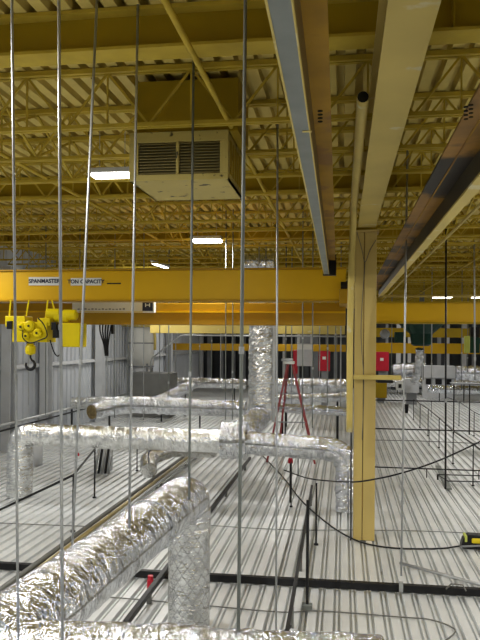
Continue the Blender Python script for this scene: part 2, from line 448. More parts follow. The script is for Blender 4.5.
# louvred unit heater
r = empty('louvred_air_unit', at(180, 190, Y=5.8), 'cream louvred air handling unit hanging under the roof', 'air unit')
y0, y1 = 5.42, 6.24
a = at(136, 181, Y=y0); b = at(228, 181, Y=y0); xa, xb, zb = a.x, b.x, a.z; zt = at(180, 131, Y=y0).z
xa = at(129, 181, Y=y0).x
M1 = MB(); M1.box((xa, y0+.02, zb), (xb, y1, zb+.02)); M1.box((xa, y0+.02, zt-.02), (xb, y1, zt)); M1.box((xa, y1-.02, zb), (xb, y1, zt))
M1.box((xa, y0+.02, zb), (xa+.015, y1, zt)); M1.box((xb-.015, y0+.02, zb), (xb, y1, zt))
M1.build('casing', unit_c, r)
la, lb = at(138, 175, Y=y0), at(220, 140, Y=y0)
fr_ = MB(); fr_.box((xa, y0, zb), (xb, y0+.03, la.z)); fr_.box((xa, y0, lb.z), (xb, y0+.03, zt)); fr_.box((xa, y0, la.z), (la.x, y0+.03, lb.z)); fr_.box((lb.x, y0, la.z), (xb, y0+.03, lb.z))
mx_ = at(177.5, 160, Y=y0).x; fr_.box((mx_-.012, y0-.01, la.z), (mx_+.012, y0+.03, lb.z))
fr_.build('face_frame', unit_c, r, bevel=.004)
MB().box((la.x, y0+.10, la.z), (lb.x, y0+.12, lb.z)).build('inner_screen', black, r)
nl = 11; H = (lb.z-la.z)
for k in range(nl):
    z = la.z+H*(k+.5)/nl; mb = MB()
    for xs, xe in ((la.x, mx_-.012), (mx_+.012, lb.x)):
        mb.prism([(y0+.01, z-.006), (y0+.055, z+.022), (y0+.055, z+.027), (y0+.01, z-.001)], xs, xe, 'yz')
    mb.build('louver', unit_l, r)
sp = MB()
for k in range(5): sp.box((xb, y0+.1+k*.12, zb+.06), (xb+.004, y0+.17+k*.12, zt-.06))
sp.build('side_grille', girder_y, r)
MB().box((at(137, 100, Y=5.5).x, 5.46, zt), (at(239, 100, Y=5.5).x, 6.05, ZR-.055)).build('plenum', girder_y, r)

# ------------------------------------------------------------------ lights
def fixture(X, Y, lab, w=.42, l=1.0, tilt=0, power=60, z=HC+1.66):
    r = empty('high_bay_lamp', (X, Y, z), lab, 'lamp', 'high bay lamps under the roof')
    MB().box((X-w/2-.02, Y-l/2, z), (X+w/2+.02, Y+l/2, z+.05)).build('housing', greym, r, bevel=.008)
    MB().box((X-w/2, Y-l/2+.02, z-.035), (X+w/2, Y+l/2-.02, z+.0)).build('lens', lens, r, bevel=.01)
    mb = MB(); mb.bar((X-w/3, Y, z+.05), (X-w/3, Y, ZR-.04), .006); mb.bar((X+w/3, Y, z+.05), (X+w/3, Y, ZR-.04), .006); mb.build('hanger', rodm, r)
    ld = bpy.data.lights.new('lamp_light', 'AREA'); ld.shape = 'RECTANGLE'; ld.size = w; ld.size_y = l; ld.energy = power; ld.color = (1, .985, .955)
    lo = bpy.data.objects.new('lamp_light', ld); COL.objects.link(lo); lo.location = (0, 0, -.05); lo.parent = r
    if tilt: r.rotation_euler = (0, tilt, 0)
    return r
LP = 75
p = at(112, 177, z=HC+1.63); fixture(p.x, p.y, 'bright lit lamp beside the louvred unit', power=LP, l=.18, w=.40, z=HC+1.66)
p = at(207, 240, z=HC+1.66); fixture(p.x, p.y, 'lit lamp above the middle of the yellow crane beam', w=.48, l=.3, power=LP)
p = at(160, 265, z=HC+1.66); fixture(p.x, p.y, 'small tilted lamp just above the crane beam left of centre', w=.3, l=.5, power=LP*.8, tilt=.3)
p = at(442, 297, z=HC+1.66); fixture(p.x, p.y, 'lit lamp above the right yellow crane beam', w=.7, l=.6, power=LP)
p = at(478, 297, z=HC+1.66); fixture(p.x, p.y, 'lamp at the right edge of the view above the crane beam', w=.4, l=.5, power=LP)
for i, (X, Y) in enumerate(((-2.3, 3.0), (-2.3, -1.4), (1.8, .6), (3.9, 3.0), (3.9, 7.4), (3.9, 11.8), (-6.2, 3.2), (-6.5, 9.5), (5.9, 18.0), (8.5, 7.4))):  # added fill lamps out of view, to light the deck evenly
    fixture(X, Y, 'added fill lamp outside the view at %s' % ['the near left', 'the rear left', 'the rear centre', 'the near right', 'the mid right', 'the right behind the column', 'the left wall near', 'the left wall middle', 'the far right', 'the outer right'][i], power=LP*1.15)
for i, (X, Y) in enumerate(((-1.9, 21.0), (-2.3, 29.4), (3.2, 33.5), (-5.6, 19.5), (-6.0, 26.5))):  # added unseen lamps behind the cranes, brightening the far deck and tank
    fixture(X, Y, ['added fill lamp hidden behind the yellow crane beam', 'added far fill lamp over the back of the deck on the left', 'added far fill lamp over the back of the deck on the right', 'added fill lamp hidden behind the crane beam near the left wall', 'farther added fill lamp hidden behind the crane beam by the left wall'][i], power=LP)

# ------------------------------------------------------------------ cranes
r = empty('bridge_crane', (-3.5, 10.6, 3.2), 'yellow overhead bridge crane spanning left of the column', 'crane')
YC = 10.5
zt_ = at(200, 270, Y=YC).z; zb_ = at(200, 300, Y=YC).z; xe = at(346, 290, Y=YC).x
MB().box((WX+.35, YC, zb_), (xe, YC+.3, zt_)).build('front_girder', crane_y, r, bevel=.01)
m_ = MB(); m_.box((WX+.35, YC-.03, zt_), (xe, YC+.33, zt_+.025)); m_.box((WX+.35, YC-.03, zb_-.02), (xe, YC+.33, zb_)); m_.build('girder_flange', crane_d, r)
zl = at(200, 325, Y=YC+1.0).z; zl2 = at(200, 303, Y=YC+1.0).z
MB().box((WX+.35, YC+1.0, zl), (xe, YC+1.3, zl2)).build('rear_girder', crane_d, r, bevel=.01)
MB().box((WX+.35, YC+.98, (zl+zl2)/2+.02), (xe, YC+1.0, (zl+zl2)/2+.05)).build('rail_bar', crane_y, r)
for xx in (WX+.3, xe-.1):
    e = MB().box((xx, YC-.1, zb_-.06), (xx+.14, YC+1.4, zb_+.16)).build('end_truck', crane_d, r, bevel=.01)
    wm = MB(); wm.lathe((xx+.07, YC+.05, zb_+.2), [(.09, -.05), (.09, .05)], 20, 'x'); wm.build('wheel', rust_d, e)
p = at(73, 299, Y=YC+.9); q = at(155, 312, Y=YC+.9)
# signs
def text(s, loc, size, m, parent, name='lettering', ext=.002, sx=1):
    cu = bpy.data.curves.new(name, 'FONT'); cu.body = s; cu.size = size; cu.extrude = ext; cu.offset = size*.025; cu.align_x = 'CENTER'; cu.align_y = 'CENTER'
    t = bpy.data.objects.new(name, cu); COL.objects.link(t)
    dg = bpy.context.evaluated_depsgraph_get(); me = bpy.data.meshes.new_from_object(t.evaluated_get(dg)); bpy.data.objects.remove(t)
    me.materials.clear(); me.materials.append(m)
    M_ = Matrix.Translation(Vector(loc)) @ Matrix.Rotation(PI/2, 4, 'X') @ Matrix.Diagonal((sx, 1, 1, 1)); me.transform(M_)
    o = bpy.data.objects.new(name, me); COL.objects.link(o); o.parent = parent
    o.matrix_parent_inverse = Matrix.Translation(-parent.location); return o
def sign(x0, y0, x1, y1, Y, parent, s=None, m=signw, sz=.1, sx=1, tm=signk):
    a = at(x0, y1, Y=Y); b = at(x1, y0, Y=Y)
    o = MB().box((a.x, Y-.012, a.z), (b.x, Y-.002, b.z)).build('sign_plate', m, parent)
    if s:
        t = text(s, ((a.x+b.x)/2, Y-.015, (a.z+b.z)/2), sz, tm, parent); t.parent = o; t.matrix_parent_inverse = Matrix.Translation(-parent.location)
        t.matrix_parent_inverse = Matrix.Identity(4)
    return o
a = at(29, 286, Y=YC); b = at(60, 277, Y=YC)
sign(29, 277, 60.5, 285.5, YC, r, 'SPANMASTER', sz=.088, sx=.86)
sign(71, 278, 101.5, 285.5, YC, r, 'TON CAPACITY', sz=.085, sx=.78)
t = text('--- ---', (at(115, 282, Y=YC).x, YC-.004, at(115, 282, Y=YC).z), .08, signk, r, 'small_marking') if False else MB().box(tuple(at(107, 284.2, Y=YC-.004)), tuple(at(121, 282.8, Y=YC-.001))).build('small_marking', rust_d, r)
a = at(73, 312.5, Y=YC+.9); b = at(155, 300.5, Y=YC+.9)
lt = empty('light_box_sign', ((a.x+b.x)/2, YC+.92, a.z), 'long white boxed sign under the crane beam with a dark square at its right end', 'sign')
MB().box((a.x, YC+.86, a.z), (b.x, YC+.96, b.z)).build('box', signw, lt, bevel=.006)
q0 = at(142.5, 311, Y=YC+.86); q1 = at(153, 302, Y=YC+.86)
lg = MB().box((q0.x, YC+.853, q0.z), (q1.x, YC+.859, q1.z)).build('logo_square', signk, lt)
w_ = MB(); xm_ = (q0.x+q1.x)/2; zm_ = q0.z*.35+q1.z*.65
w_.bar((xm_-.035, YC+.85, zm_-.03), (xm_-.035, YC+.85, zm_+.03), .012); w_.bar((xm_+.035, YC+.85, zm_-.03), (xm_+.035, YC+.85, zm_+.03), .012); w_.bar((xm_-.035, YC+.85, zm_+.0), (xm_+.035, YC+.85, zm_+.0), .012)
w_.build('logo_mark', signw, lt)
s_ = MB()
for k in range(14):
    xx = a.x+.10+k*.062; s_.box((xx, YC+.855, a.z+.045), (xx+.04, YC+.859, a.z+.062+.02*random.random()))
s_.build('fine_print', greyd, lt)
MB().box((a.x, YC+.855, a.z), (b.x-.2, YC+.859, a.z+.02)).build('cream_edge', beam_c, lt)

# hoist
YH = 10.25
r = empty('chain_hoist', at(30, 345, Y=YH), 'bright yellow electric hoist with black hook under the crane beam', 'hoist')
def hb(x0, y0, x1, y1, Ya, Yb, name, m, par=None, bev=.01):
    a = at(x0, y1, Y=Ya); b = at(x1, y0, Y=Ya)
    return MB().box((a.x, Ya, a.z), (b.x, Yb, b.z)).build(name, m, par or r, bevel=bev)
hb(12, 322, 47, 342, YH, YH+.35, 'body', hoist_y)
hb(5, 316, 25, 327, YH+.02, YH+.3, 'trolley_plate', hoist_y)
hb(37, 318, 50, 326, YH+.02, YH+.3, 'trolley_plate', hoist_y)
hb(51, 308, 62, 342, YH+.1, YH+.3, 'side_frame', hoist_y) if False else None
hb(59, 323, 80, 347, YH, YH+.3, 'control_box', hoist_y, bev=.02)
for (x, y, rr_) in ((30, 326, .085), (22, 327, .06), (38, 333, .07), (27, 336, .05)):
    c = at(x, y, Y=YH-.03); g = MB().lathe(tuple(c), [(rr_*.7, -.05), (rr_, -.03), (rr_, .05)], 24, 'y').build('drum_cover', hoist_y, r, smooth=False)
    MB().lathe((c.x, c.y-.052, c.z), [(.018, -.01), (.018, .01)], 10, 'y').build('bolt', black, g)
for (x, y) in ((54, 314), (70, 315), (62, 317)):
    c = at(x, y, Y=YH+.1); MB().lathe(tuple(c), [(.05, -.12), (.085, -.1), (.085, .1), (.05, .12)], 20, 'x').build('motor', hoist_y, r)
for (x, y) in ((9, 325), (53.5, 326), (55, 334)):
    hb(x-2.5, y-4, x+2.5, y+4, YH-.03, YH+.06, 'black_switch', black, bev=.004)
for x0_, y0_, x1_, y1_ in ((11, 300, 9, 320), (29, 300, 26, 318), (48, 300, 45, 322), (52, 300, 55, 313)):
    MB().bar(at(x0_, y0_, Y=YH+.14), at(x1_, y1_, Y=YH+.14), .02).build('hanger_strap', hoist_y, r)
hk = MB(); c = at(30.5, 350, Y=YH+.1)
hk.lathe((c.x, c.y, c.z-.08), [(.03, 0), (.075, .02), (.085, .06), (.08, .13), (.05, .18), (.03, .2)], 18)
blk = hk.build('hook_block', hoist_y, r)
m_ = MB()
for dx in (-.06, -.02, .02, .06): m_.tube([(c.x+dx, c.y, c.z+.08), (c.x+dx, c.y, c.z+.24)], .008, 8)
m_.build('load_chain', rodd, r)
c2 = at(30.5, 364, Y=YH+.1); hp_ = []
hp_ = [Vector((c.x, c.y, c.z-.05)), Vector((c.x, c.y, c2.z+.1))]
for k in range(15):
    t_ = math.radians(70-k*19.5); hp_.append(Vector((c.x+.075*math.cos(t_), c.y, c2.z+.075*math.sin(t_)-.01)))
MB().tube(hp_, .016, 10, rr=[.014, .016]+[.016+.012*math.sin(PI*k/14) for k in range(15)]).build('hook', black, blk, smooth=True)
m_ = MB()
m_.tube(smoothp([at(38, 318, Y=YH-.06), at(44, 325, Y=YH-.06), at(47, 336, Y=YH-.06), at(40, 340, Y=YH-.06), at(30, 343, Y=YH-.06), at(23, 338, Y=YH-.06), at(23, 330, Y=YH-.06)]), .010, 8)
m_.tube(smoothp([at(50, 340, Y=YH), at(54, 352, Y=YH), at(58, 356, Y=YH), at(62, 350, Y=YH), at(61, 340, Y=YH)]), .010, 8)
m_.build('cable_loop', rubber, r, smooth=True)
# pendant cables
r = empty('pendant_control', at(106, 350, Y=11.8), 'bunch of black pendant cables hanging below the crane by the grey wall', 'cable')
m_ = MB()
for k in range(5):
    m_.tube(smoothp([at(101+k*3, 316, Y=11.95), at(100+k*2.6, 330, Y=11.8), at(104+k, 345, Y=11.95), at(105.5+.6*k, 356, Y=11.95)]), .014, 8)
m_.build('cable', rubber, r, smooth=True)
MB().box(tuple(at(111, 334, Y=11.92)), tuple(at(114.5, 320, Y=12.0))).build('switch_box', black, r, bevel=.004)

# right crane
r = empty('bridge_crane', (3, 15.3, 3.3), 'yellow crane beam crossing right of the column', 'crane')
a = at(372, 322, Y=15.2); b = at(430, 303, Y=15.2); 
MB().box((a.x-.3, 15.2, a.z), (8.6, 15.5, b.z)).build('girder', crane_y, r, bevel=.01)
m_ = MB(); m_.box((a.x-.3, 15.15, b.z), (8.6, 15.55, b.z+.03)); m_.box((a.x-.3, 15.15, a.z-.03), (8.6, 15.55, a.z)); m_.build('flange', girder_y, r)
# far beams
def far_beam(x0, x1, yt, yb, Y, m, lab, d=.3):
    a = at(x0, yb, Y=Y); b = at(x1, yt, Y=Y)
    z0 = a.z
    return tag(MB().box((a.x, Y, z0), (b.x, Y+d, z0+(yb-yt)*Y/F)).build('cross_beam', m, bevel=.01), lab, 'beam')
far_beam(150, 345, 324.5, 333, 21, beam_c, 'pale yellow far beam just below the left crane, behind the foil riser')
far_beam(168, 346, 343, 350, 30, crane_d, 'amber beam farthest back below the pale yellow one, left of the column')
far_beam(374, 520, 343, 353, 33, crane_y, 'yellow beam low behind the green hopper on the right')
far_beam(374, 520, 328, 337, 32, girder_y, 'dull olive beam behind the green hopper, right of the column')
far_beam(60, 345, 316, 323, 33, girder_y, 'dull olive beam far back behind the left crane')

# pipe frame
r = tag(MB().tube(rounded([at(151, 372, Y=22.5), at(151, 359, Y=22.5), at(181, 335, Y=22.5), at(346, 336.5, Y=22.5)], .12), .028, 10).build('handrail_pipe', rodm, smooth=True), 'silver pipe that slopes up beside the tank and runs level to the column', 'pipe')

# tank
YT = 24; r = empty('storage_tank', (at(141, 370, Y=YT).x, YT, 0), 'pale grey cylindrical tank with cone bottom by the left wall', 'tank')
cx_ = at(141, 350, Y=YT).x; z0 = at(141, 366, Y=YT).z; z1 = at(141, 320, Y=YT).z; R_ = 13.5*YT/F
MB().lathe((cx_, YT, 0), [(R_, z0), (R_, z1), (R_*.97, z1+.03)], 40).build('shell', whitep, r, smooth=True)
MB().lathe((cx_, YT, 0), [(.08, z0-.45), (R_*.98, z0)], 40).build('cone', greym, r, smooth=True)
for k in range(3):
    zz = z0+(z1-z0)*k/2; mb = MB(); mb.lathe((cx_, YT, 0), [(R_+.012, zz-.02), (R_+.02, zz), (R_+.012, zz+.02)], 40); mb.build('band', greyd, r)
for s in ((-1,-1),(1,-1),(-1,1),(1,1)):
    MB().bar((cx_+s[0]*R_*.7, YT+s[1]*R_*.7, 0), (cx_+s[0]*R_*.7, YT+s[1]*R_*.7, z0+.1), .06).build('leg', greyd, r)
MB().tube(rounded([at(122, 325, Y=YT-.6), at(153, 326, Y=YT-.6), at(155, 336, Y=YT-.6), at(155, 350, Y=YT-.6)], .15), .05, 12).build('inlet_pipe', beam_c, r, smooth=True)
# grey bins below the tank
tag(MB().box((at(131, 385, Y=22).x, 22, 0), (at(170, 385, Y=22).x, 23.0, at(150, 373, Y=22).z)).build('steel_bin', rodd, bevel=.02), 'dark grey steel bin on the deck below the tank', 'bin')
# wall posts
for i, (px, w_) in enumerate(((43, .22), (98, .3), (168, .3), (5, .2))):
    X = WX+.25; p = at(px, 400, X=X)
    o = tag(ibeam(MB(), (X, p.y, 0), (X, p.y+.01, 0), .01, .01).build('tmp', greyd), '', '') if False else None
    r = empty('wall_column', (X, p.y, 0), ['grey steel column on the left wall beside the hoist', 'grey steel column on the left wall below the boxed sign', 'grey steel column on the left wall beyond the tank', 'grey steel column on the left wall at the left edge'][i], 'column', 'steel columns against the left wall')
    MB().box((X-.10, p.y, 0), (X+.12, p.y+.015, 4.2)).build('flange', greym if i != 2 else greyd, r)
    MB().box((X-.01, p.y+.015, 0), (X+.01, p.y+.285, 4.2)).build('web', greyd, r)
    MB().box((X-.10, p.y+.285, 0), (X+.12, p.y+.30, 4.2)).build('flange', greym, r)
# pipes on wall
a = at(0, 423, X=WX+.16); 
for i, (dz, rr_, m_) in enumerate(((0, .035, rodm), (-.12, .022, black))):
    tag(MB().tube([(WX+.4, 9, a.z+dz), (WX+.4, 26, a.z+dz)], rr_, 10).build('wall_pipe', m_, smooth=True), ['silver pipe running low along the left wall', 'thin black pipe just beneath the silver pipe on the left wall'][i], 'pipe')
mb = MB(); mb.tube([(WX+.4, 9.5, a.z-.12), (WX+.4, 9.5, 0)], .02, 8)
# back structure: vertical strips
for i in range(15):
    X = at(190+i*10.5+random.uniform(-3, 3), 360, Y=36.5).x
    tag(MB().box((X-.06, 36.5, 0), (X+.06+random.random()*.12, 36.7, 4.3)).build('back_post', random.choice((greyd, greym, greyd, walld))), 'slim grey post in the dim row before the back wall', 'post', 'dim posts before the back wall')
for i in range(8):
    X = at(384+i*13+random.uniform(-3, 3), 360, Y=36.5).x
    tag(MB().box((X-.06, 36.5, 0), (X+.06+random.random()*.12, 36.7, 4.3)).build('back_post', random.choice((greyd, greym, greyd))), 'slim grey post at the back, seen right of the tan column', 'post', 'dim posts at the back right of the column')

# ------------------------------------------------------------------ foil ducts
# A: big near duct with drop leg
A1 = at(189, 494, Y=6.15); zA = A1.z; A0 = at(38, 613, z=zA); A0 = A0+(A0-Vector((A1.x, A1.y, zA))).normalized()*.5
leg_b = Vector((A1.x, A1.y, 0)); xleg = at(189, 580, Y=6.15).x
path = rounded([A0, Vector((xleg, 6.15, zA)), Vector((xleg, 6.15, 1.0-.25))], .22, 10)
r = empty('foil_duct', (xleg, 6.15, 0), 'big crinkled foil duct in the lower left turning down to the deck', 'duct')
n_ = len(path)
crinkle(path[:n_-1]+[path[-2]+Vector((0,0,-.02))], .193, 'horizontal_run', foil, r, amp=.009, step=.016, n=72, seed=1)
crinkle([Vector((xleg, 6.15, zA-.12)), Vector((xleg, 6.15, 0))], .19, 'drop_leg', foil_dia, r, amp=.006, n=40, seed=2)
d = (A0-Vector((xleg, 6.15, zA))).normalized(); pj = at(128, 520, z=zA); tt = Vector((xleg, 6.15, zA))+d*1.05
mb_path = [tt, tt+d*.10]
crinkle(mb_path, .203, 'tape_band', foil, r, amp=.012, step=.015, n=64, seed=5)
# B: foreground duct
B0 = at(-60, 636, Y=2.95); zB = at(60, 668, Y=2.95).z
crinkle([(-2.6, 2.80, zB+.03), (.18, 3.02, zB+.0)], .2, 'cross_run', foil, r, amp=.012, step=.018, n=64, seed=8)
# C: long cross duct
YCd = 10.65
def yz(px, py, Y): p = at(px, py, Y=Y); return p
cL = at(20, 434, Y=YCd); cM = at(235, 440, Y=YCd); zC = cL.z
r = empty('foil_duct', (cM.x, YCd, 0), 'long foil duct crossing mid left to the column, standing on two end legs', 'duct')
xL = at(20, 460, Y=YCd).x
path = rounded([(xL, YCd, 0), (xL, YCd, zC), (cM.x-.1, YCd, zC-.02)], .22, 10)
crinkle(path, .178, 'left_run', foil_soft, r, amp=.012, step=.028, n=40, seed=11, rfun=lambda L: 1.16 if L < .75 else max(1.0, 1.16-(L-.75)*.5))
JX0, JX1 = at(222, 440, Y=YCd).x, at(247, 440, Y=YCd).x
crinkle([(JX0, YCd, zC), (JX1, YCd, zC)], .285, 'junction_collar', foil, r, amp=.03, step=.03, n=36, seed=12)
cR = at(348, 449, Y=YCd)
path = rounded([(JX1-.02, YCd, zC-.03), (cR.x-.02, YCd, zC-.10), (cR.x+.0, YCd, 0)], .3, 10)
crinkle(path, .175, 'right_run', foil, r, amp=.018, step=.025, n=44, seed=13)
# D riser with link to junction
D0 = at(261, 410, Y=14.2)
r = empty('foil_riser', (D0.x, 14.2, D0.z), 'tall vertical foil wrapped riser standing mid view behind the crossing duct', 'duct')
crinkle([(D0.x, 14.2, D0.z-.2), (D0.x, 14.2, 4.12)], .26, 'riser', foil_soft, r, amp=.02, step=.035, n=36, seed=21)
crinkle([(D0.x, 14.0, D0.z-.12), (JX1-.14, 11.1, zC+.04)], .21, 'sloping_link', foil, r, amp=.03, step=.035, n=36, seed=22)
zz = at(261, 383, Y=14.2).z; crinkle([(D0.x, 14.2, zz-.04), (D0.x, 14.2, zz+.04)], .285, 'tape_band', foil_soft, r, amp=.008, step=.03, n=30, seed=23)
MB().box((D0.x+.24, 14.1, .9), (D0.x+.30, 14.16, 4.1)).build('strut', rodm, r)
# E, F, G, H ... further ducts
def duct(pts, rad, lab, m=foil, amp=.02, seed=30, legs=(), n=28, name='foil_duct', rend=0):
    pts = [Vector(p) for p in pts]; pth = rounded(pts, .4)
    c = sum(pts, Vector())/len(pts)
    r = empty(name, (c.x, c.y, c.z), lab, 'duct', None)
    crinkle(pth, rad, 'duct_run', m, r, amp=amp*.7, step=max(.03, rad*.2), n=n, seed=seed)
    if legs is not None:
        for t_ in (.15, .85):
            q = pts[0].lerp(pts[-1], t_); q = min(pth, key=lambda v: (v-q).length) if len(pts) > 2 else q
            MB().box((q.x-.02, q.y-.02, 0), (q.x+.02, q.y+.02, q.z-rad*.7)).build('support_leg', black, r)
    return r
def lv(px, py, Y): return at(px, py, Y=Y)
e0 = lv(92, 412, 15.6); e1 = lv(122, 405, 16.4); e2 = lv(246, 409, 16.2)
r = duct([e0, e1, e2], .19, 'foil duct with a brown open end behind the long crossing duct', amp=.03, seed=31)
dd = (e0-e1).normalized(); MB().tube([e0+dd*-.02, e0+dd*.03], .165, 20).build('open_end', brass, r)
duct([lv(72, 403, 18.5), lv(135, 402, 18.8), lv(200, 405, 19.5)], .17, 'smooth foil duct behind the open ended one on the left', m=foil_soft, amp=.012, seed=32)
duct([lv(156, 402, 20.6), lv(190, 386, 23)], .17, 'short foil duct slanting back to the rear foil run', seed=33, amp=.03)
duct([lv(170, 382, 24), lv(246, 384, 24)], .17, 'rear foil duct left of the vertical riser', seed=34, amp=.04)
duct([lv(276, 385, 20.5), lv(349, 386, 20.5)], .20, 'rear foil duct between the riser and the column', seed=35, amp=.03)
duct([lv(275, 399, 19.0), lv(349, 397, 18.0)], .12, 'thin sagging foil duct below the rear run near the ladder', seed=36, amp=.03)
duct([lv(271, 407, 15.5), lv(350, 412, 15.5)], .10, 'narrow bright foil duct passing under the ladder', seed=37, amp=.03, m=foil)
duct([lv(338, 392, 18.0), lv(338, 440, 15)], .14, 'upright foil duct beside the standpipe', seed=38, amp=.01, m=foil_soft) if False else None
duct([lv(386, 382, 34), lv(500, 383, 34)], .26, 'rear foil duct right of the column', seed=39, amp=.05)
duct([lv(393, 371, 34.5), lv(425, 369, 34.5)], .34, 'short foil bundle beyond the red heater on the right', seed=40, amp=.08)
duct([lv(456, 373, 30), lv(510, 375, 30)], .30, 'thick foil duct at the right edge behind the black rails', seed=41, amp=.09)
duct([lv(428, 389, 30.5), lv(505, 391, 30.5)], .17, 'low foil duct behind the black rails', seed=42, amp=.04)
r = duct([(lv(184, 386, 23).x, 23, .95), (lv(238, 386, 23).x, 23, .95)], .02, '', seed=3) if False else None
# flex duct on deck
pts = smoothp([at(149, 471, Y=11.6), at(150, 459, Y=12), at(164, 452, Y=12.4), at(185, 449, Y=12.4), at(214, 450, Y=12.2)])
r = empty('flexible_duct', pts[3], 'curved foil flexible duct bending down behind the big foil duct', 'duct')
crinkle(pts, .14, 'hose', foil_soft, r, amp=.02, step=.03, n=24, seed=50)
MB().tube([p+Vector((0, -.02, .15)) for p in pts], .012, 8).build('black_strap', rubber, r)
# wall side flue under C
for i, (px, py0, py1) in enumerate(((36, 444, 465), (106, 444, 470))):
    a = at(px, py1, z=0); tag(MB().lathe((a.x, a.y, 0), [(.13, 0), (.13, .75)], 20).build('short_flue', greym, smooth=True), ['pale grey stub duct standing behind the left leg of the crossing duct', 'pale stub duct standing behind the black post under the crossing duct'][i], 'duct')
r = empty('shiny_fittings', at(106, 455, Y=12.5), 'loose cluster of shiny and black fittings under the crossing duct', 'fittings')
for i in range(5):
    p = at(99+i*3.2, 449, Y=12.6); q = at(95+i*3.4, 464, Y=12.6); q.z = .02
    MB().tube([p, q], .025, 8).build('fitting', rodm if i % 2 == 0 else black, r, smooth=True)

# ------------------------------------------------------------------ long pipes on the deck
for i, (px, py, z_, rr_, m_, lab) in enumerate(((0, 590, .16, .03, rodd, 'dark left pipe of the three running along the left of the big foil duct'), (0, 598, .14, .028, mat('brassy pipe', (.42, .34, .16), .35, .6), 'brass toned middle pipe of the three left of the big foil duct'), (0, 606, .13, .03, rodm, 'bright silver pipe nearest the big foil duct'))):
    p = at(px, py, z=z_)
    r = empty('long_pipe', (p.x, 9, z_), lab, 'pipe', 'long pipes beside the big foil duct')
    MB().tube([(p.x, 3.5, z_), (p.x+.02, 17.0, z_)], rr_, 12).build('tube', m_, r, smooth=True)
    for k in range(6): MB().box((p.x-.02, 5+2.2*k, 0), (p.x+.02, 5.05+2.2*k, z_-rr_*.9)).build('support', rodd, r)
# strut bars black
p = at(0, 566, z=.05); q = at(480, 592, z=.05)
r = empty('black_bar', (0, p.y, 0), 'thick black steel bar lying across the whole deck in the foreground', 'bar')
Yb = (p.y+q.y)/2
MB().bar((p.x-.8, p.y, .048), (q.x+.8, q.y, .048), .04, .075).build('bar', black, r, bevel=.004)
MB().bar((p.x-.8, p.y+.09, .04), (q.x+.8, q.y+.09, .04), .03, .05).build('bar', black, r, bevel=.004)
for t_ in (.05, .3, .55, .83):
    c = p.lerp(q, t_); MB().box((c.x-.03, c.y+.02, 0), (c.x+.03, c.y+.06, .012)).build('foot', rodd, r)
c = at(401, 587, Y=(p.lerp(q, .83)).y-.03)
MB().box((c.x-.02, c.y-.02, .02), (c.x+.02, c.y+.02, .12)).build('silver_clip', rodm, r)
def along(px0, py0, px1, py1, z_, w, h, lab, m=black, name='black_bar', cat='bar', foot=True):
    a = at(px0, py0, z=z_); b = at(px1, py1, z=z_)
    r = empty(name, (a.x, a.y, 0), lab, cat)
    MB().bar(a, b, w, h).build('bar', m, r, bevel=.003)
    if foot:
        for k in range(4):
            c = a.lerp(b, .1+k*.27); MB().box((c.x-.02, c.y-.02, 0), (c.x+.02, c.y+.02, z_-h/2)).build('foot', rodd, r)
    return r
along(122, 628, 250, 458, .115, .05, .05, 'black bar running back along the deck from behind the drop leg')
along(287, 632, 312, 486, .20, .035, .035, 'thin black bar running back along the deck at centre')
r = along(284, 632, 291, 626, .22, .02, .02, 'black clamp at the near end of the thin centre bar', name='pipe_clamp', cat='clamp', foot=False)
# red valve
def endcap(px, py, Y, lab, h=.15, rad=.035):
    c = at(px, py, Y=Y); r = empty('red_cap', c, lab, 'endcap', 'red caps')
    MB().lathe(c, [(rad, 0), (rad, h*.7), (rad*.8, h*.72), (rad*.8, h)], 16).build('cap', redm, r, smooth=False)  # plain red cap standing on a thin stem
    MB().lathe((c.x, c.y, 0), [(.014, 0), (.014, c.z)], 10).build('stem', black, r)
endcap(150.3, 590, 6.95, 'red cap on the black bar between the big foil duct and its drop leg')
endcap(290.5, 463, 11.0, 'red cap standing below the right part of the crossing duct', h=.08, rad=.04)
endcap(78, 456, 14.5, 'small red cap under the left part of the crossing duct', h=.07, rad=.03)

# posts
def post(px, yb, yt, lab, rad=.012, plate=False, grp='thin black upright posts', m=black):
    a = at(px, yb, z=0); b = at(px, yt, Y=a.y)
    r = empty('upright_post', a, lab, 'post', grp)
    MB().tube([(a.x, a.y, 0), (a.x, a.y, b.z)], rad, 8).build('rod', m, r)
    if plate: MB().box((a.x-.05, a.y-.04, 0), (a.x+.05, a.y+.04, .05)).build('base_block', galv, r, bevel=.005)
    else: MB().lathe((a.x, a.y, 0), [(rad*2.4, 0), (rad*2.4, .02)], 10).build('base', black, r)
    return Vector((a.x, a.y, b.z))
post(307, 609, 500, 'black post on a grey block, in front of the tan column', .015, True)
post(316, 545, 483, 'black post standing just left of the column foot', .012)
post(291, 507, 462, 'black post standing under the red cap', .010)
post(298, 476, 455, 'short black post behind the red cap', .010)
t1 = post(73, 532, 475, 'black rail post nearest to the big foil duct, left side', .014)
t2 = post(94.5, 498, 449, 'black rail post where the left rail ends', .014)
t3 = post(137, 471, 446, 'short black post below the middle of the crossing duct', .012)
tag(MB().tube([at(-30, 524, Y=8.6), t1, t2], .016, 8).build('handrail', black), 'thin black rail sloping from the left edge to the crossing duct', 'rail')
rp_ = []
RL = ((413.5, 420, 399, 'sixth'), (420, 428, 404, 'fifth'), (428, 436, 409, 'fourth'), (439, 448, 418, 'third'), (453, 464, 431, 'second'), (473, 486, 444, 'first'))
for px, yb, yt, nm in RL: rp_.append(post(px, yb, yt, 'black rail post on the right, %s counted from the right edge' % nm, .011, grp='rail posts on the right'))
rp_.append(at(482, 451, Y=rp_[-1].y-.4))
tag(MB().tube(rp_, .013, 8).build('handrail', black), 'black rail on the right sloping down toward the right edge', 'rail')
p2 = []
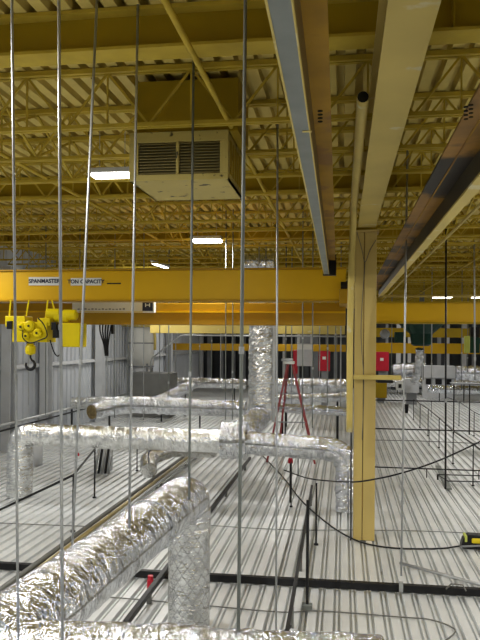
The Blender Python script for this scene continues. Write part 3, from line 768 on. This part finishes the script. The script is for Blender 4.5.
for px, yb, yt, nm in ((459, 426, 402, 'left'), (474, 436, 412, 'right')): p2.append(post(px, yb, yt, 'black post of the rear right rail, %s one' % nm, .010, grp='posts of the rear right rail'))
tag(MB().tube([at(447, 397, Y=p2[0].y+3)]+p2+[at(482, 416, Y=p2[1].y-.8)], .011, 8).build('handrail', black), 'rear black rail at the right edge behind the first one', 'rail')
for (x0_, y0_, x1_, y1_, h_, lab) in ((375, 428.5, 490, 431, .35, 'black horizontal bar crossing the deck right of the column, middle one'), (375, 467, 490, 470.5, .12, 'thin black bar low across the deck on the right, nearest one'), (375, 400, 490, 402.5, .5, 'farthest thin black bar across the right part of the deck')):
    Y_ = HC*0+(HC-h_)*F/(y0_-339.9); a = at(x0_, y0_, Y=Y_); b = at(x1_, y1_, Y=Y_)
    r = empty('black_bar', ((a.x+b.x)/2, Y_, 0), lab, 'bar')
    MB().tube([a, Vector((b.x, b.y, a.z))], .010*Y_/11, 8).build('bar', black, r)
    for k in range(2): xx = b.x-.2-(b.x-a.x)*.45*k; MB().tube([(xx, Y_, 0), (xx, Y_, a.z)], .008, 8).build('foot', black, r)
# small rectangle of black bars near (430-480, 478)
a = at(437, 474.5, z=.1); b = at(490, 476, z=.1); c = at(448, 481, z=.1); d = at(490, 482, z=.1)
r = empty('bar_frame', a, 'low frame of thin black bars on the deck at the right edge', 'frame')
mb = MB()
for p, q in ((a, b), (c, d), (a, c), (b, d)): mb.tube([p, q], .010, 8)
mb.build('frame', black, r)
MB().box((a.x, a.y, 0), (a.x+.03, a.y+.03, .09)).build('foot', black, r)
MB().box((d.x-.1, d.y, 0), (d.x-.07, d.y+.03, .09)).build('foot', black, r)

# ------------------------------------------------------------------ hanging rods
def rod(x0, y0, x1, y1, Y, rad, lab, m=rodm, top=None, grp='zinc threaded hanging rods', Y1=None):
    a = at(x0, y0, Y=Y); b = at(x1, y1, Y=Y1 or Y)
    if top is not None:
        dd = (a-b)/(a.z-b.z); a = b+dd*(top-b.z)
    r = empty('hanging_rod', a, lab, 'rod', grp)
    MB().tube([a, b], rad, 8).build('rod', m, r, smooth=True)
    k = a.lerp(b, random.uniform(.55, .9))
    MB().lathe(k, [(rad*1.5, 0), (rad*1.5, rad*4)], 6).build('coupling_nut', rodm, r)
    return r
TR = ZR+.04
rod(12, 0, 18.5, 660, 2.7, .0058, 'threaded rod hanging at the far left edge', top=TR)
rod(59, 0, 62.5, 660, 2.7, .0070, 'thick threaded rod second from the left edge', top=TR)
rod(97, 0, 72, 552, 4.0, .0085, 'slanting threaded rod third from the left edge', top=TR)
rod(138, 0, 129, 528, 4.3, .0085, 'threaded rod passing left of the louvred unit face', top=TR)
rod(193.5, 65, 189, 500, 5.2, .0095, 'dull rod hanging in front of the louvred unit', m=galv, top=TR)
rod(245.5, 0, 238, 660, 3.0, .0080, 'long rod passing just right of the louvred unit, reaching the bottom edge', m=galv, top=TR)
rod(278, 0, 276, 640, 5.7, .0085, 'long thin rod hanging between the louvred unit and the runway beam', top=TR)
rod(407, 180, 401, 590, 7.8, .0110, 'single rod hanging right of the column down to the black bar', top=TR)
rod(446, 258, 445.5, 489, 12.0, .016, 'black rod hanging from the roof among the right rail posts', m=black, top=TR, grp='dark hanging rods')
rod(474, 215, 475, 380, 14, .016, 'pale rod hanging at the right edge of the view', top=TR)
FAR = [(29, 215, 405, 12.4), (46, 215, 415, 12.2), (80, 240, 418, 12.6), (115, 235, 418, 12.8), (144, 235, 420, 12.8), (160, 262, 380, 19), (169, 262, 400, 16),
       (226, 240, 420, 11.4), (233, 240, 420, 11.3), (259, 262, 330, 13.5), (266, 250, 320, 13.6), (292, 250, 405, 15.6), (303, 205, 428, 11.3), (313, 215, 428, 11.3), (320, 258, 385, 19.8),
       (328, 262, 405, 15.5), (336, 262, 385, 19.8), (176, 300, 380, 23.5), (200, 300, 380, 23.5), (212, 300, 380, 23.5), (221, 300, 380, 23.5), (286, 300, 402, 15.5), (341, 300, 412, 15.6),
       (392, 300, 380, 24), (424, 300, 380, 24), (432, 300, 388, 21), (462, 300, 390, 21), (468, 300, 372, 26), (107, 300, 398, 18), (128, 300, 398, 18)]
FAR.sort()
for i, (px, yt, yb, Y) in enumerate(FAR):
    zone = 'left of the tank' if px < 130 else 'between the tank and the foil riser' if px < 245 else 'between the foil riser and the column' if px < 350 else 'right of the column'
    zi = [f for f in FAR if (('a' if f[0] < 130 else 'b' if f[0] < 245 else 'c' if f[0] < 350 else 'd') == ('a' if px < 130 else 'b' if px < 245 else 'c' if px < 350 else 'd'))].index((px, yt, yb, Y))
    rod(px, yt, px-.5, yb, Y, .0095 if Y < 14 else .014, 'thin distant rod %s, %s from the left there' % (zone, ['first', 'second', 'third', 'fourth', 'fifth', 'sixth', 'seventh', 'eighth', 'ninth', 'tenth'][zi]), top=TR, m=galv if i % 3 else rodm, grp='thin distant hanging rods')

# ------------------------------------------------------------------ cables on the deck
def cable(pts, rad, lab, m=rubber, name='cable', cat='cable'):
    return tag(MB().tube(smoothp(pts, 8), rad, 8).build(name, m, smooth=True), lab, cat)
cable([at(284, 470, Y=11.0), at(307, 478, Y=10.2), at(330, 481, Y=9.6), at(352, 482, Y=8.9), at(370, 480, Y=8.7), at(400, 473.5, Y=8.7), at(440, 460, Y=8.9), at(490, 437, Y=9.2)], .010, 'black cable sagging across in front of the column toward the right edge')
cable([at(262, 455, z=.02), at(283, 477, z=.015), at(301, 500, z=.015), at(327, 523, z=.015), at(351, 538, z=.015), at(372, 545, z=.015), at(401, 548.5, z=.015), at(440, 548.5, z=.015), at(460, 546, z=.03)], .011, 'black power cord lying on the deck, leading to the yellow tool')
cable([at(-10, 588, z=.02), at(60, 594, z=.015), at(120, 598, z=.015), at(200, 605, z=.015), at(280, 612, z=.015), at(320, 611, z=.015), at(400, 617, z=.015), at(432, 620, z=.015), at(455, 630, z=.015), at(444, 642, z=.015)], .007, 'thin grey wire lying across the deck at the very front', m=rodd, name='wire', cat='wire')
cable([at(205, 525, z=.012), at(250, 528, z=.012), at(300, 530, z=.012), at(350, 530, z=.012), at(420, 531, z=.012), at(490, 534, z=.012)], .006, 'thin grey wire crossing the deck by the column foot', m=galv, name='wire', cat='wire')
cable([at(375, 440, z=.012), at(420, 441, z=.012), at(490, 444, z=.012)], .008, 'thin wire crossing the right part of the deck', m=rodd, name='wire', cat='wire')
cable([at(0, 523, z=.012), at(50, 525, z=.012), at(105, 527, z=.012)], .006, 'thin wire across the deck at the left', m=rodd, name='wire', cat='wire')
a = at(400, 563, z=.03); b = at(500, 590, z=.03)
tag(MB().tube([a, b], .018, 10).build('loose_pipe', rodm, smooth=True), 'loose silver pipe lying on the deck below the yellow tool', 'pipe')
a = at(438, 466, z=.015); b = at(449, 489, z=.015)
tag(MB().bar(a, b, .10, .02).build('steel_offcut', galv), 'grey steel offcut lying on the deck below the black rail', 'offcut')
a = at(451, 583, z=.17); tag(MB().tube([at(446, 589, z=.09), at(451, 584, z=.13), at(463, 585, z=.13), at(466, 591, z=.09)], .008, 8).build('bent_hook', rodd), 'small bent hook sitting on the black bar at the right', 'hook')

# tool
a = at(461, 549, z=0); r = empty('power_tool', (a.x+.2, a.y, 0), 'yellow and black power tool lying on the deck at the right edge', 'tool')
Yt = a.y
MB().prism([(a.x, .02), (a.x+.03, .13), (a.x+.10, .18), (a.x+.42, .17), (a.x+.42, .0), (a.x+.04, .0)], Yt, Yt+.14, 'xz').build('body', black, r, bevel=.012)
MB().box((a.x+.125, Yt-.012, .075), (a.x+.40, Yt+.15, .145)).build('yellow_shell', toolY, r, bevel=.02)
MB().box((a.x+.045, Yt-.01, .09), (a.x+.075, Yt+.15, .17)).build('lime_collar', lime, r, bevel=.008)
MB().bar((a.x+.0, Yt-.015, .035), (a.x+.42, Yt-.015, .075), .02, .022).build('handle', greyd, r, bevel=.004)

# ------------------------------------------------------------------ ladder and far gear
YL = 14.75; ap = at(290, 364, Y=YL)
r = empty('step_ladder', (ap.x, YL, 0), 'red fibreglass A-frame step ladder standing behind the crossing duct', 'ladder')
fl_ = (at(267, 461, Y=YL-.2), at(315, 461, Y=YL-.2))
def rail(x0, x1, y0, y1): return MB().bar((x0, y0, ap.z), (x1, y1, 0), .038, .028).build('rail', redl, r)
xL0, xR0 = ap.x-.09, ap.x+.05
xl_, xr_ = fl_[0].x, fl_[1].x
rail(xL0+.04, xl_, YL, YL-.25); rail(xR0, xr_, YL, YL-.25); rail(xL0+.05, xl_+.15, YL+.05, YL+.7); rail(xR0, xr_-.05, YL+.05, YL+.7)
for k in range(1, 7):
    t_ = k/7+.02; z = ap.z*(1-t_); MB().bar((xL0+.04+(xl_-xL0-.04)*t_, YL-.25*t_, z), (xR0+(xr_-xR0)*t_, YL-.25*t_, z), .05, .018).build('step', greyd, r)
MB().box((xL0-.05, YL-.1, ap.z), (xR0+.04, YL+.15, ap.z+.06)).build('top_cap', whitep, r, bevel=.01)
tag(MB().box((ap.x-.18, YL-.10, ap.z+.062), (ap.x+.06, YL+.12, ap.z+.12)).build('tool_tray', greym, bevel=.02), 'pale tray of tools resting on top of the red ladder', 'tray')

def cab(x0, y0, x1, y1, Y, name, m, lab, cat, d=.4, extra=None):
    a = at(x0, y1, Y=Y); b = at(x1, y0, Y=Y)
    r = empty(name, ((a.x+b.x)/2, Y+d/2, a.z), lab, cat)
    MB().box((a.x, Y, a.z), (b.x, Y+d, b.z)).build('body', m, r, bevel=.02)
    return r, a, b
r, a, b = cab(297, 327, 313, 366, 26, 'tall_cabinet', greym, 'tall pale grey cabinet with a louvred top behind the ladder', 'cabinet')
MB().box((a.x+.1, 25.97, a.z+.85), (b.x-.1, 25.99, b.z-.1)).build('louver_panel', greyd, r)
MB().box((a.x+.02, 25.96, a.z+.62), (b.x-.02, 25.99, a.z+.82)).build('white_band', whitep, r)
for dx in (a.x+.03, b.x-.08): MB().box((dx, 26.05, 0), (dx+.05, 26.1, a.z)).build('leg', greyd, r)
r, a, b = cab(318.5, 351, 330, 371, 25, 'red_heater', redm, 'red box heater with a white label between the cabinet and the column', 'heater')
MB().box((a.x+.14, 24.985, a.z+.42), (a.x+.26, 24.998, a.z+.52)).build('label_plate', whitep, r)
MB().box((a.x+.1, 25.1, 0), (b.x-.1, 25.3, a.z)).build('stand', greyd, r)
r, a, b = cab(293, 350, 297.5, 374, 27, 'red_panel', redm, 'narrow red panel seen left of the tall grey cabinet', 'panel')  # narrow red panel on a stand
MB().box((a.x, 27.1, 0), (b.x, 27.2, a.z)).build('stand', greyd, r)
YR = 30.0
r, a, b = cab(376, 352, 389, 371, YR, 'red_heater', redm, 'red box heater just right of the tan column', 'heater')
MB().box((a.x+.17, YR-.015, a.z+.44), (a.x+.31, YR-.002, a.z+.56)).build('label_plate', whitep, r)
MB().box((a.x+.12, YR+.1, 0), (b.x-.12, YR+.3, a.z)).build('stand', greyd, r)
YR = 29.2
r, a, b = cab(375, 383, 387, 398, YR, 'yellow_box', girder_y, 'olive yellow box low beside the column on the right', 'box')
MB().box((a.x+.1, YR+.1, 0), (b.x-.1, YR+.3, a.z)).build('stand', greyd, r)
r, a, b = cab(423, 366, 455, 378, 32, 'grey_unit', greym, 'grey boxed unit with three dark ports behind the rails', 'air unit')
for k in range(3): MB().box((a.x+.13+k*.42, 31.96, a.z-.28), (a.x+.40+k*.42, 32.1, a.z-.03)).build('port', black, r)
MB().box((a.x, 32.1, 0), (b.x, 32.3, a.z)).build('base', greym, r)
r, a, b = cab(405, 379, 419, 393, 28.6, 'pale_machine', greym, 'pale grey machine on the deck under the foil hose', 'machine')
MB().box((a.x+.07, 28.7, 0), (b.x-.07, 28.9, a.z)).build('base', greyd, r)
MB().box((a.x-.34, 28.6, a.z+.12), (a.x-.01, 28.8, a.z+.45)).build('side_motor', whitep, r)
MB().box((a.x-.26, 28.58, a.z+.2), (a.x-.14, 28.599, a.z+.36)).build('motor_face', black, r)
p = at(406.5, 413, z=0)
tag(MB().lathe(p, [(.055, 0), (.075, .30), (.08, .30), (.08, .32)], 18).build('black_bucket', black), 'small black bucket standing alone on the deck', 'bucket')
# green hopper
YG_ = 27.0; c = at(428, 334, Y=YG_)
r = empty('green_hopper', c, 'dark green hopper hanging beyond the right crane beam', 'hopper')
MB().lathe((c.x-.25, YG_, c.z), [(.28, -.46), (.38, -.39), (.42, 0), (.82, .35), (.85, .50)], 24).build('bowl', green, r, smooth=False)
MB().bar((c.x-.25, YG_, c.z+.50), (c.x-.25, YG_, ZR-.04), .14).build('stem', rodd, r)
MB().box((c.x-1.5, YG_-.14, c.z+.37), (c.x+.8, YG_+.14, c.z+.52)).build('arm', black, r)
hs = smoothp([at(420, 349, Y=27), at(419, 362, Y=27.2), at(417, 374, Y=27.8), at(414, 381, Y=28.4)])
duct(hs, .15, legs=None, lab='slim foil hose hanging from the green hopper', seed=61, amp=.035)
r, a, b = cab(395, 332, 404, 343, 27, 'green_motor', green, 'dark green motor box hanging left of the green hopper', 'motor')
c = at(385, 334, Y=15.9); tag(MB().lathe(c, [(.09, -.1), (.11, -.05), (.11, .08), (.09, .1)], 20, 'y').build('round_gauge', greyd), 'round grey drum hanging just right of the column under the crane', 'drum')
r, a, b = cab(465, 336, 470, 353, 18, 'lime_panel', lime, 'lime yellow panel hanging at the right edge under the crane', 'panel', d=.2)  # plain lime box for a hanging panel
r, a, b = cab(470.5, 337, 480, 353, 18.2, 'green_panel', green, 'dark green panel beside the lime one at the right edge', 'panel', d=.2)  # plain dark green hanging panel
MB().box((a.x, 18.2, b.z), (b.x, 18.4, b.z+.25)).build('black_top', black, r)
# foil elbow up at the roof above crane
a = at(247, 263, Y=13.9); b = at(274, 263, Y=13.9)
r = empty('foil_elbow', a.lerp(b, .5), 'shiny foil elbow under the roof just above the crane beam', 'duct')
crinkle([(a.x-.02, 13.75, a.z), (b.x+.02, 13.75, b.z)], .15, 'elbow', foil, r, amp=.03, step=.03, n=32, seed=70)
# table frame right back
a = at(452, 383, Y=20); b = at(482, 383, Y=20)
r = empty('black_table_frame', ((a.x+b.x)/2, 20, 0), 'black legged table frame standing behind the rails at the right', 'table')
MB().box((a.x, 19.8, a.z-.03), (b.x, 20.4, a.z)).build('top', greyd, r)
for x in (a.x+.03, a.x+.45, b.x-.03):
    MB().bar((x, 19.85, 0), (x, 19.85, a.z-.03), .03).build('leg', black, r)
# small foil heap / wall base objects
r, a, b = cab(0, 455, 18, 470, 15.4, 'wall_box', black, '', '') if False else (None, None, None)

# ------------------------------------------------------------------ world and view
w = bpy.data.worlds.new('world'); SC.world = w; w.use_nodes = True
w.node_tree.nodes['Background'].inputs[0].default_value = (.9, .92, 1, 1); w.node_tree.nodes['Background'].inputs[1].default_value = .1
SC.view_settings.view_transform = 'Standard'; SC.view_settings.look = 'None'; SC.view_settings.gamma = 1; SC.view_settings.use_curve_mapping = False
SC.view_settings.exposure = 0.0
